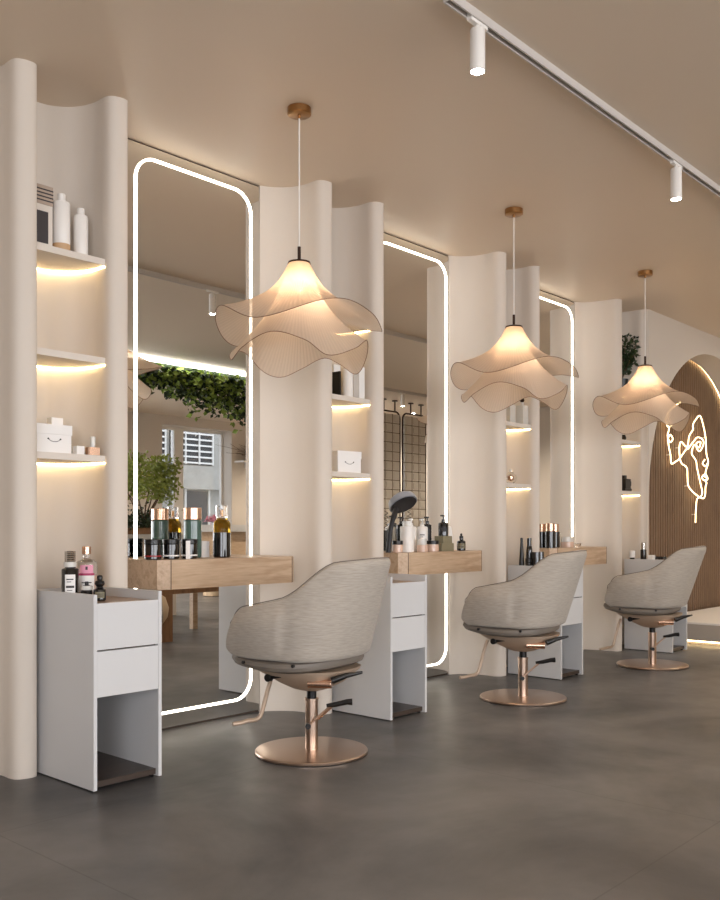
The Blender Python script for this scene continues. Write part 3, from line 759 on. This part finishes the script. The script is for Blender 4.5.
pump('white pump bottle behind the squat peach jars on the second desk', 4.845, 3.82, h=.175)
item('cream_jar', 'squat peach jar in front of the first white pump bottle', 'jar', (4.69, 3.70, DZ), [('jar_body', 'L', 'peach', cyl(.036, 0, .045)), ('lid', 'L', 'milk', cyl(.03, .0455, .085))], g3)
item('cream_jar', 'squat peach jar with wide black lid in the middle of the second desk', 'jar', (4.80, 3.70, DZ), [('jar_body', 'L', 'peach', cyl(.042, 0, .048)), ('lid', 'L', 'black', cyl(.0425, .0485, .072))], g3)
item('olive_box', 'lower olive carton under the black pump bottle', 'box', (4.955, 3.73, DZ), [('box_body', 'B', 'olive', (-.068, .068, -.04, .04, 0, .052))], g3)
item('olive_box', 'upper olive carton between lower carton and black pump bottle', 'box', (4.965, 3.735, DZ+.0525), [('box_body', 'B', 'olive', (-.05, .05, -.036, .036, 0, .048))], g3)
pump('black pump bottle standing on the two olive cartons', 4.965, 3.735, .101, 'blackglass', r_=.034, h=.10, lb='dgrey')
pump('black pump bottle left behind the olive cartons', 4.93, 3.845, 0, 'blackglass', r_=.03, h=.19, lb='dgrey')
item('lotion_tube', 'leaning white tube behind the dropper bottle on the second desk', 'tube', (5.095, 3.78, DZ), [('tube_body', 'L', 'whiteplastic', [(0, .0), (.020, 0), (.024, .02), (.022, .10), (.012, .165), (0, .17)])], g3, rz=0)
item('dropper_bottle', 'small dark dropper bottle at the right end of the second desk', 'bottle', (5.15, 3.72, DZ),
     [('bottle_body', 'L', 'blackglass', bottle_prof(.030, .082, .013, .01, .014)), ('dropper', 'L', 'black', [(0, .0825), (.014, .0825), (.014, .098), (.007, .102), (.008, .115), (0, .12)]), ('label', 'A', 'olive', (.03, .014, .05, .8, LN))], g3)
item('clip_rack', 'dark spiral hair pins in a holder behind the pump bottles', 'hair pins', (4.755, 3.86, DZ), [('holder', 'L', 'blackglass', cyl(.022, 0, .14)),
     ('spiral', 'T', 'black', [(.012*math.cos(i*.9), .012*math.sin(i*.9), .141+.004*i) for i in range(34)], .002)], g3)
# third niche + cabinet + desk
g4 = 'products in the third niche'
for x, y, lb in ((5.80, 3.75, 'milky glass decanter with round stopper, left one in the third niche'), (5.895, 3.70, 'milky glass decanter with dark round stopper, right one in the third niche')):
    item('glass_decanter', lb, 'bottle', (x, y, S1), [('bottle_body', 'B', 'milk', (-.036, .036, -.03, .03, 0, .14), .01), ('neck', 'L', 'milk', cyl(.012, .1405, .165)), ('stopper', 'L', 'frame' if x > 5.85 else 'milk', [(0, .1655), (.012, .168), (.018, .18), (.012, .194), (0, .197)])], g4)
item('perfume_bottle', 'round clear perfume flask with brown centre on the bottom shelf of the third niche', 'bottle', (5.80, 3.74, S2+.045), [('bottle_body', 'L', 'clear', [(0, -.045), (.02, -.044), (.04, -.02), (.045, 0), (.04, .02), (.02, .040), (0, .044)]), ('core', 'L', 'copper', [(0, -.02), (.018, -.01), (.018, .01), (0, .02)]), ('cap', 'L', 'milk', cyl(.010, .0445, .065))], g4)
g5 = 'black bottles on the third cabinet'; CZ = .7485
item('cone_bottle', 'slim pointed black bottle, leftmost on the third cabinet', 'bottle', (5.68, 3.57, CZ), [('bottle_body', 'L', 'black', [(0, 0), (.022, 0), (.022, .01), (.009, .20), (.009, .235), (0, .24)])], g5)
item('black_bottle', 'tall black bottle on the third cabinet, between the pointed one and the jars', 'bottle', (5.735, 3.54, CZ), [('bottle_body', 'L', 'blackglass', bottle_prof(.024, .235, .016, .06, .06))], g5)
item('cream_jar', 'short black jar in front of the tall black bottle on the third cabinet', 'jar', (5.68, 3.515, CZ), [('jar_body', 'L', 'blackglass', cyl(.02, 0, .06)), ('lid', 'L', 'black', cyl(.0205, .0605, .09))], g5)
item('black_jar', 'black tapered tumbler on the third cabinet, nearer the wall niche', 'jar', (5.715, 3.47, CZ), [('jar_body', 'L', 'blackglass', [(0, 0), (.033, 0), (.028, .135), (0, .135)])], g5)
item('black_jar', 'black tapered tumbler on the third cabinet, by the chair back', 'jar', (5.80, 3.49, CZ), [('jar_body', 'L', 'blackglass', [(0, 0), (.034, 0), (.028, .135), (0, .135)])], g5)
g6 = 'products on the third desk'
for x, y, h, lb in ((6.335, 3.80, .125, 'black jar with copper lid, farthest left on the third desk'), (6.30, 3.70, .13, 'black jar with copper lid, front one on the third desk'), (6.47, 3.76, .125, 'black jar with copper lid, right one on the third desk')):
    item('black_jar', lb, 'jar', (x, y, DZ), [('jar_body', 'L', 'blackglass', cyl(.042, 0, h)), ('lid', 'L', 'copper', cyl(.034, h+.0005, h+.062))], g6)
item('glass_candle', 'low glass candle with clear lid on the third desk', 'candle', (6.60, 3.72, DZ), [('wax', 'L', 'peach', cyl(.052, 0, .045)), ('glass_cup', 'L', 'milk', cyl(.05, .0455, .085))], g6)
item('glass_dish', 'small leaning glass dish at the right of the third desk', 'dish', (6.72, 3.70, DZ), [('bowl', 'L', 'clear', [(0, 0), (.02, 0), (.038, .03), (.036, .031), (.018, .004), (0, .004)])], g6)
# last niche
g7 = 'objects in the last niche'
item('black_ornament', 'small black ball with a white spike on the middle shelf of the last niche', 'ornament', (7.62, 3.74, S1), [('ball', 'L', 'black', [(0, 0), (.02, .004), (.03, .03), (.02, .056), (0, .06)]), ('spike', 'L', 'paper', [(0, .0605), (.006, .061), (.002, .085), (0, .085)])], g7)
item('camera_ornament', 'boxy black camera-like ornament on the bottom shelf of the last niche', 'ornament', (7.63, 3.72, S2), [('base', 'B', 'black', (-.07, .06, -.03, .03, 0, .025)), ('body', 'B', 'black', (-.06, .04, -.03, .03, .0255, .11)), ('lens', 'B', 'dgrey', (.0405, .07, -.02, .02, .05, .09)), ('finder', 'B', 'black', (-.06, -.02, -.02, .02, .1105, .14))], g7)
g8 = 'make-up on the last cabinet'
item('cream_jar', 'white-capped black bottle on the last cabinet, left front', 'bottle', (7.53, 3.61, CZ), [('jar_body', 'L', 'blackglass', cyl(.02, 0, .05)), ('lid', 'L', 'paper', cyl(.026, .0505, .11))], g8)
item('black_bottle', 'tall black bottle with silver top on the last cabinet', 'bottle', (7.56, 3.52, CZ), [('bottle_body', 'L', 'blackglass', cyl(.026, 0, .12)), ('cap', 'L', 'silver', cyl(.02, .1205, .18))], g8)
item('gift_box', 'tiny white box beside the tall black bottle on the last cabinet', 'box', (7.545, 3.44, CZ), [('box_body', 'B', 'paper', (-.028, .028, -.02, .02, 0, .075))], g8)
item('powder_bowl', 'tilted silver powder puff bowl with black edge on the last cabinet', 'bowl', (7.62, 3.39, CZ), [('bowl', 'L', 'silver', [(0, 0), (.03, 0), (.05, .04), (.045, .06), (0, .066)]), ('edge', 'L', 'black', [(.0505, .04), (.054, .045), (.047, .062), (.0455, .0602)])], g8)

# ------------------------------------------------------------------ plants
def leaves(bm, pts, size, sd=1):
    rnd = random.Random(sd)
    for p in pts:
        p = Vector(p); d = Vector((rnd.gauss(0, 1), rnd.gauss(0, 1), rnd.gauss(-.2, .7))).normalized()
        n = d.cross(Vector((rnd.gauss(0, 1), rnd.gauss(0, 1), rnd.gauss(0, 1)))).normalized(); s = size*rnd.uniform(.6, 1.3); w = s*.32
        up = d.cross(n)*s*.12
        a, b_, c, e = p, p+d*s*.5+n*w+up, p+d*s, p+d*s*.5-n*w+up
        v = [bm.verts.new(q) for q in (a, b_, c, e)]; bm.faces.new((v[0], v[1], v[2])); bm.faces.new((v[0], v[2], v[3]))
    return bm
rnd = random.Random(7)
r = root('hanging_planter', 'long planter of trailing greenery under the lit ceiling beam, seen in the first mirror', 'hanging plant', (7.6, -1.05, H))
pts = []
for i in range(5200):
    x = rnd.uniform(-1.6, 1.7); u = rnd.random()**1.2
    dep = (.22+.30*max(0, min(1, (x+1.6)/1.6))+.06*math.sin(x*7)+.04*math.sin(x*17))
    pts.append((x, rnd.uniform(-.16, .16), -.07-u*dep*rnd.uniform(.6, 1.15)))
obj('trough', B(-1.65, 1.75, -.13, .1, -.10, -.001), M['leafd'], r)
obj('foliage', leaves(bmesh.new(), pts[:2600], .085, 3), M['leaf'], r, smooth=False)
obj('dark_foliage', leaves(bmesh.new(), pts[2600:], .085, 5), M['leafd'], r, smooth=False)
r = root('linear_ceiling_light', 'glowing white ceiling beam above the trailing greenery in the first mirror', 'ceiling light', (7.6, -.915, H))
obj('diffuser', B(-2.2, 1.75, -.03, .03, -.042, -.0005), M['beam'], r)
# potted tree on a console
r = root('console_table', 'pale console counter carrying the potted tree, seen in the first mirror', 'console', (6.25, -1.5, 0))
obj('tabletop', B(-.85, .72, -.28, .28, .93, .985), M['white'], r, bevel=.003)
obj('body', B(-.82, .55, -.24, .24, .0, .929), M['wall'], r)
r = root('potted_tree', 'bushy green tree in a brown trough planter, seen in the first mirror', 'potted tree', (6.5, -1.5, .9855))
obj('planter', B(-.5, .42, -.12, .12, 0, .075), M['oakdark'], r, bevel=.004)
g = bmesh.new()
tips = []
for i in range(9):
    a = i*2.4; e = Vector((.30*math.cos(a), .22*math.sin(a), .62+.16*math.sin(i*1.7)))
    tube(g, crom([(0+.01*i, 0, .06), (e.x*.2, e.y*.2, .22), (e.x*.6, e.y*.6, .42), tuple(e)], 4), [.014*(1-k/16) for k in range(13)], n=6); tips.append(e)
obj('trunk', g, M['bark'], r)
pts = []
for e in tips:
    for _ in range(330):
        q = Vector((rnd.gauss(0, 1), rnd.gauss(0, 1), rnd.gauss(0, 1))).normalized()*rnd.random()**.4
        pts.append(e+Vector((q.x*.2, q.y*.18, q.z*.17+.06)))
obj('crown', leaves(bmesh.new(), pts, .05, 9), M['leafo'], r, smooth=False)
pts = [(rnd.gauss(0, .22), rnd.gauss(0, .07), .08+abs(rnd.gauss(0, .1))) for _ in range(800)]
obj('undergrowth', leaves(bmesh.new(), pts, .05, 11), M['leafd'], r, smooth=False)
# small plant in last niche
r = root('olive_plant', 'dark leafy sprig in a small pot on the top shelf of the last niche', 'plant', (7.60, 3.74, S0))
obj('pot', LT([(0, 0), (.04, 0), (.055, .10), (.048, .10), (0, .09)]), M['black'], r)
g = bmesh.new(); pts = []
for i in range(9):
    a = i*2.3; e = Vector((.08*math.cos(a)+.06, .08*math.sin(a)-.02, .26+.03*i)); st_ = crom([(0, 0, .09), tuple(e*.5+Vector((0, 0, .08))), tuple(e)], 5)
    tube(g, st_, .003, n=5)
    for q in st_[3:]:
        for _ in range(5): pts.append(q+Vector((rnd.gauss(0, .015), rnd.gauss(0, .015), rnd.gauss(0, .01))))
obj('stem', g, M['bark'], r); obj('foliage', leaves(bmesh.new(), pts, .05, 13), M['leafd'], r, smooth=False)

# ------------------------------------------------------------------ what the mirrors show of the opposite side
r = root('wooden_bench', 'brown wooden bench with one thick leg, seen low in the first mirror', 'bench', (5.1, .2, 0))
obj('leg', B(-.06, .06, .55, .70, 0, .44), M['oakdark'], r, bevel=.003)
obj('leg', B(.84, .90, -.07, -.01, 0, .44), M['oak'], r, bevel=.003)
obj('leg', B(-.06, .0, -.07, -.01, 0, .44), M['oak'], r, bevel=.003)
obj('leg', B(.84, .90, .62, .68, 0, .44), M['oak'], r, bevel=.003)
obj('seat_board', B(-.06, .9, -.07, .7, .4405, .50), M['oakdark'], r, bevel=.004)
o = obj('knotted_pouf', LT([(0, 0), (.08, .004), (.12, .05), (.12, .11), (.085, .165), (.12, .20), (.17, .27), (.18, .35), (.15, .44), (.08, .49), (0, .50)], n=36), M['cream']); o.location = (4.75, 1.10, 0)
tag(o, 'cream two-lobed pouf before the thick leg of the brown bench', 'pouf')
o = obj('pouf', LT([(0, 0), (.13, 0), (.15, .01), (.15, .37), (.13, .38), (0, .38)], n=36), M['cream']); o.location = (9.08, -3.4, 0)
tag(o, 'small cream cylindrical pouf on the floor, seen low in the first mirror', 'pouf')
r = root('bar_counter', 'white-topped counter below the window, seen in the first mirror', 'counter', (10.7, -4.6, 0))
obj('countertop', B(-.9, 1.6, -.3, .3, 1.0, 1.12), M['white'], r, bevel=.004)
obj('body', B(-.8, 1.55, -.25, .22, 0, .999), M['oak'], r)
r = root('flower_bouquet', 'pink flowers on the white counter under the window', 'flowers', (9.98, -4.45, 1.1205))
obj('vase', LT([(0, 0), (.03, 0), (.04, .05), (.02, .08), (0, .08)]), M['milk'], r)
obj('blossoms', leaves(bmesh.new(), [(rnd.gauss(0, .07), rnd.gauss(0, .05), .1+rnd.gauss(0, .03)) for _ in range(260)], .05, 17), M['pink'], r, smooth=False)
r = root('wall_shelf', 'thin white wall shelf right of the window, seen in the first mirror', 'shelf', (11.6, -5.1, 2.28))
obj('shelf_board', B(-.55, .6, -.13, .14, 0, .03), M['whiteplastic'], r); obj('bracket', B(-.3, -.27, -.13, .1, -.10, -.0005), M['whiteplastic'], r)
r = root('dried_plant', 'bundle of dry brown twigs lying on the thin wall shelf', 'dried plant', (11.5, -5.1, 2.3105))
g = bmesh.new()
for i in range(60):
    a = rnd.uniform(0, 6.28); tube(g, [(rnd.gauss(0, .1), 0, 0), (rnd.gauss(0, .2), rnd.gauss(0, .04), .12), (rnd.gauss(0, .35), rnd.gauss(0, .06), rnd.uniform(.12, .3))], .003, n=4)
obj('twigs', g, M['bark'], r)
# glass block screens
for k, (a, w) in enumerate(((10.30, .58), (10.95, .57), (9.62, .62))):
    r = root('glass_block_screen', ['glass block screen in a rounded bronze frame, left one visible in the second mirror', 'glass block screen in a rounded bronze frame, right one visible in the second mirror',
         'glass block screen in a bronze frame, hidden behind the fin edge in the second mirror'][k], 'screen', (a, -1.1, 0), group='glass block screens')
    loop = [(x, 0, z) for x, z in rrect(0, w, .02, 2.84,   .10, 8)]
    obj('frame', TB(loop, .014, n=8, closed=True), M['frame'], r)
    g = bmesh.new()
    for u in (w*.35, w*.8):
        tube(g, [(u, 0, 2.855), (u, 0, 2.995)], .011, n=8); lathe(g, cyl(.045, 2.996, 3.012), c=(u, 0, 0), n=20)
    obj('ceiling_rod', g, M['frame'], r)
    g = bmesh.new(); nz = 19; nx_ = 3; bw = (w-.06)/nx_; bh = 2.74/nz
    for i in range(nx_):
        for j in range(nz):
            x0_, z0_ = .03+i*bw, .06+j*bh
            if (j == nz-1 or j == 0) and i in (0, 2): 
                pass
            v = []
            box(g, x0_+.006, x0_+bw-.006, -.025, .025, z0_+.006, z0_+bh-.006)
            box(g, x0_+.03, x0_+bw-.03, -.034, .034, z0_+.03, z0_+bh-.03)
    obj('glass_blocks', g, M['block'], r, smooth=False)
    g = bmesh.new()
    for j in range(1, nz): box(g, .02, w-.02, -.008, .008, .06+j*bh-.006, .06+j*bh+.006)
    for i in range(1, nx_): box(g, .03+i*bw-.007, .03+i*bw+.007, -.027, .027, .06, 2.80)
    obj('mortar_bars', g, M['mortar'], r, smooth=False)
# ------------------------------------------------------------------ outside the window
r = root('town_house', 'grey stone house with barred upper window and dark door, outside the window', 'building', (14.2, -10.2, 0))
obj('facade', B(-6, 7, 0, .3, -.3, 7), M['stone'], r)
obj('ledge', B(-6, 7, .3, .55, 2.0, 2.55), M['stone'], r)
obj('door', B(-.75, -.1, .3, .34, 0, 1.96), M['stoned'], r); obj('door_frame', TB([(-.78, .36, 0), (-.78, .36, 2.0), (-.07, .36, 2.0), (-.07, .36, 0)], .03, n=6), M['whiteplastic'], r)
for a in (-2.6, -1.2, .6, 2.2):
    f_ = obj('window_recess', B(a, a+1.25, .3, .33, 2.6, 3.7), M['stoned'], r)
    g = bmesh.new()
    for i in range(8): box(g, a, a+1.25, .34, .37, 2.62+i*.14, 2.66+i*.14)
    for i in range(4): box(g, a+i*.41, a+i*.41+.03, .34, .38, 2.6, 3.7)
    obj('bars', g, M['whiteplastic'], f_)
struct('ground_outside', B(-20, 30, -30, YB-.36, -.4, -.3), M['stone'])

# ------------------------------------------------------------------ lights
def area(name, loc, rot, sx, sy, e, c):
    l = bpy.data.lights.new(name, 'AREA'); l.shape = 'RECTANGLE'; l.size = sx; l.size_y = sy; l.energy = e; l.color = lin(c)[:3]
    o = bpy.data.objects.new(name, l); C.objects.link(o); o.location = loc; o.rotation_euler = rot; return o
def point(name, loc, e, c, s=.03):
    l = bpy.data.lights.new(name, 'POINT'); l.energy = e; l.color = lin(c)[:3]; l.shadow_soft_size = s
    o = bpy.data.objects.new(name, l); C.objects.link(o); o.location = loc; return o
DAY = (251, 250, 252)
for i, h in enumerate(front_holes[:3]):
    area('window_daylight', ((h[0]+h[1])/2, YB-.2, 1.6), (math.radians(90), 0, 0), h[1]-h[0]-.1, 2.2, 105, DAY)
area('window_daylight', (XL-.05, -2.1, 1.6), (0, math.radians(-90), 0), 2.2, 2.9, 120, (248, 248, 255))
for p in LPOS:
    point('pendant_light', (p[0], p[1], H-.87), 4.6, (255, 228, 200), .07)
for (s, y) in ((2.902, 2.02), (4.731, 2.02), (6.56, 2.02), (8.39, 2.02), (10.1, -.4)):
    l = bpy.data.lights.new('track_spot', 'SPOT'); l.energy = 30; l.spot_size = math.radians(80); l.spot_blend = .7; l.color = lin((255, 236, 214))[:3]; l.shadow_soft_size = .025
    o = bpy.data.objects.new('track_spot', l); C.objects.link(o); o.location = (s, y, H-.24)

w = bpy.data.worlds.new('sky'); bpy.context.scene.world = w; w.use_nodes = True
w.node_tree.nodes['Background'].inputs[0].default_value = lin((226, 236, 250)); w.node_tree.nodes['Background'].inputs[1].default_value = 1.9

# ------------------------------------------------------------------ camera
cam = bpy.data.cameras.new('camera'); co = bpy.data.objects.new('camera', cam); C.objects.link(co)
co.location = (0, 0, 1.05); co.rotation_euler = (math.radians(90), 0, .7356-PI/2)
cam.sensor_fit = 'AUTO'; cam.sensor_width = 36; cam.lens = 916.88/900*36; cam.shift_y = 78.79/900; cam.clip_start = .05
sc = bpy.context.scene; sc.camera = co
vs = sc.view_settings; vs.view_transform = 'Standard'; vs.look = 'None'; vs.exposure = .35; vs.gamma = 1; vs.use_curve_mapping = False
sc.cycles.use_denoising = True; sc.cycles.max_bounces = 10; sc.cycles.diffuse_bounces = 5; sc.cycles.transparent_max_bounces = 16
sc.cycles.sample_clamp_indirect = 6
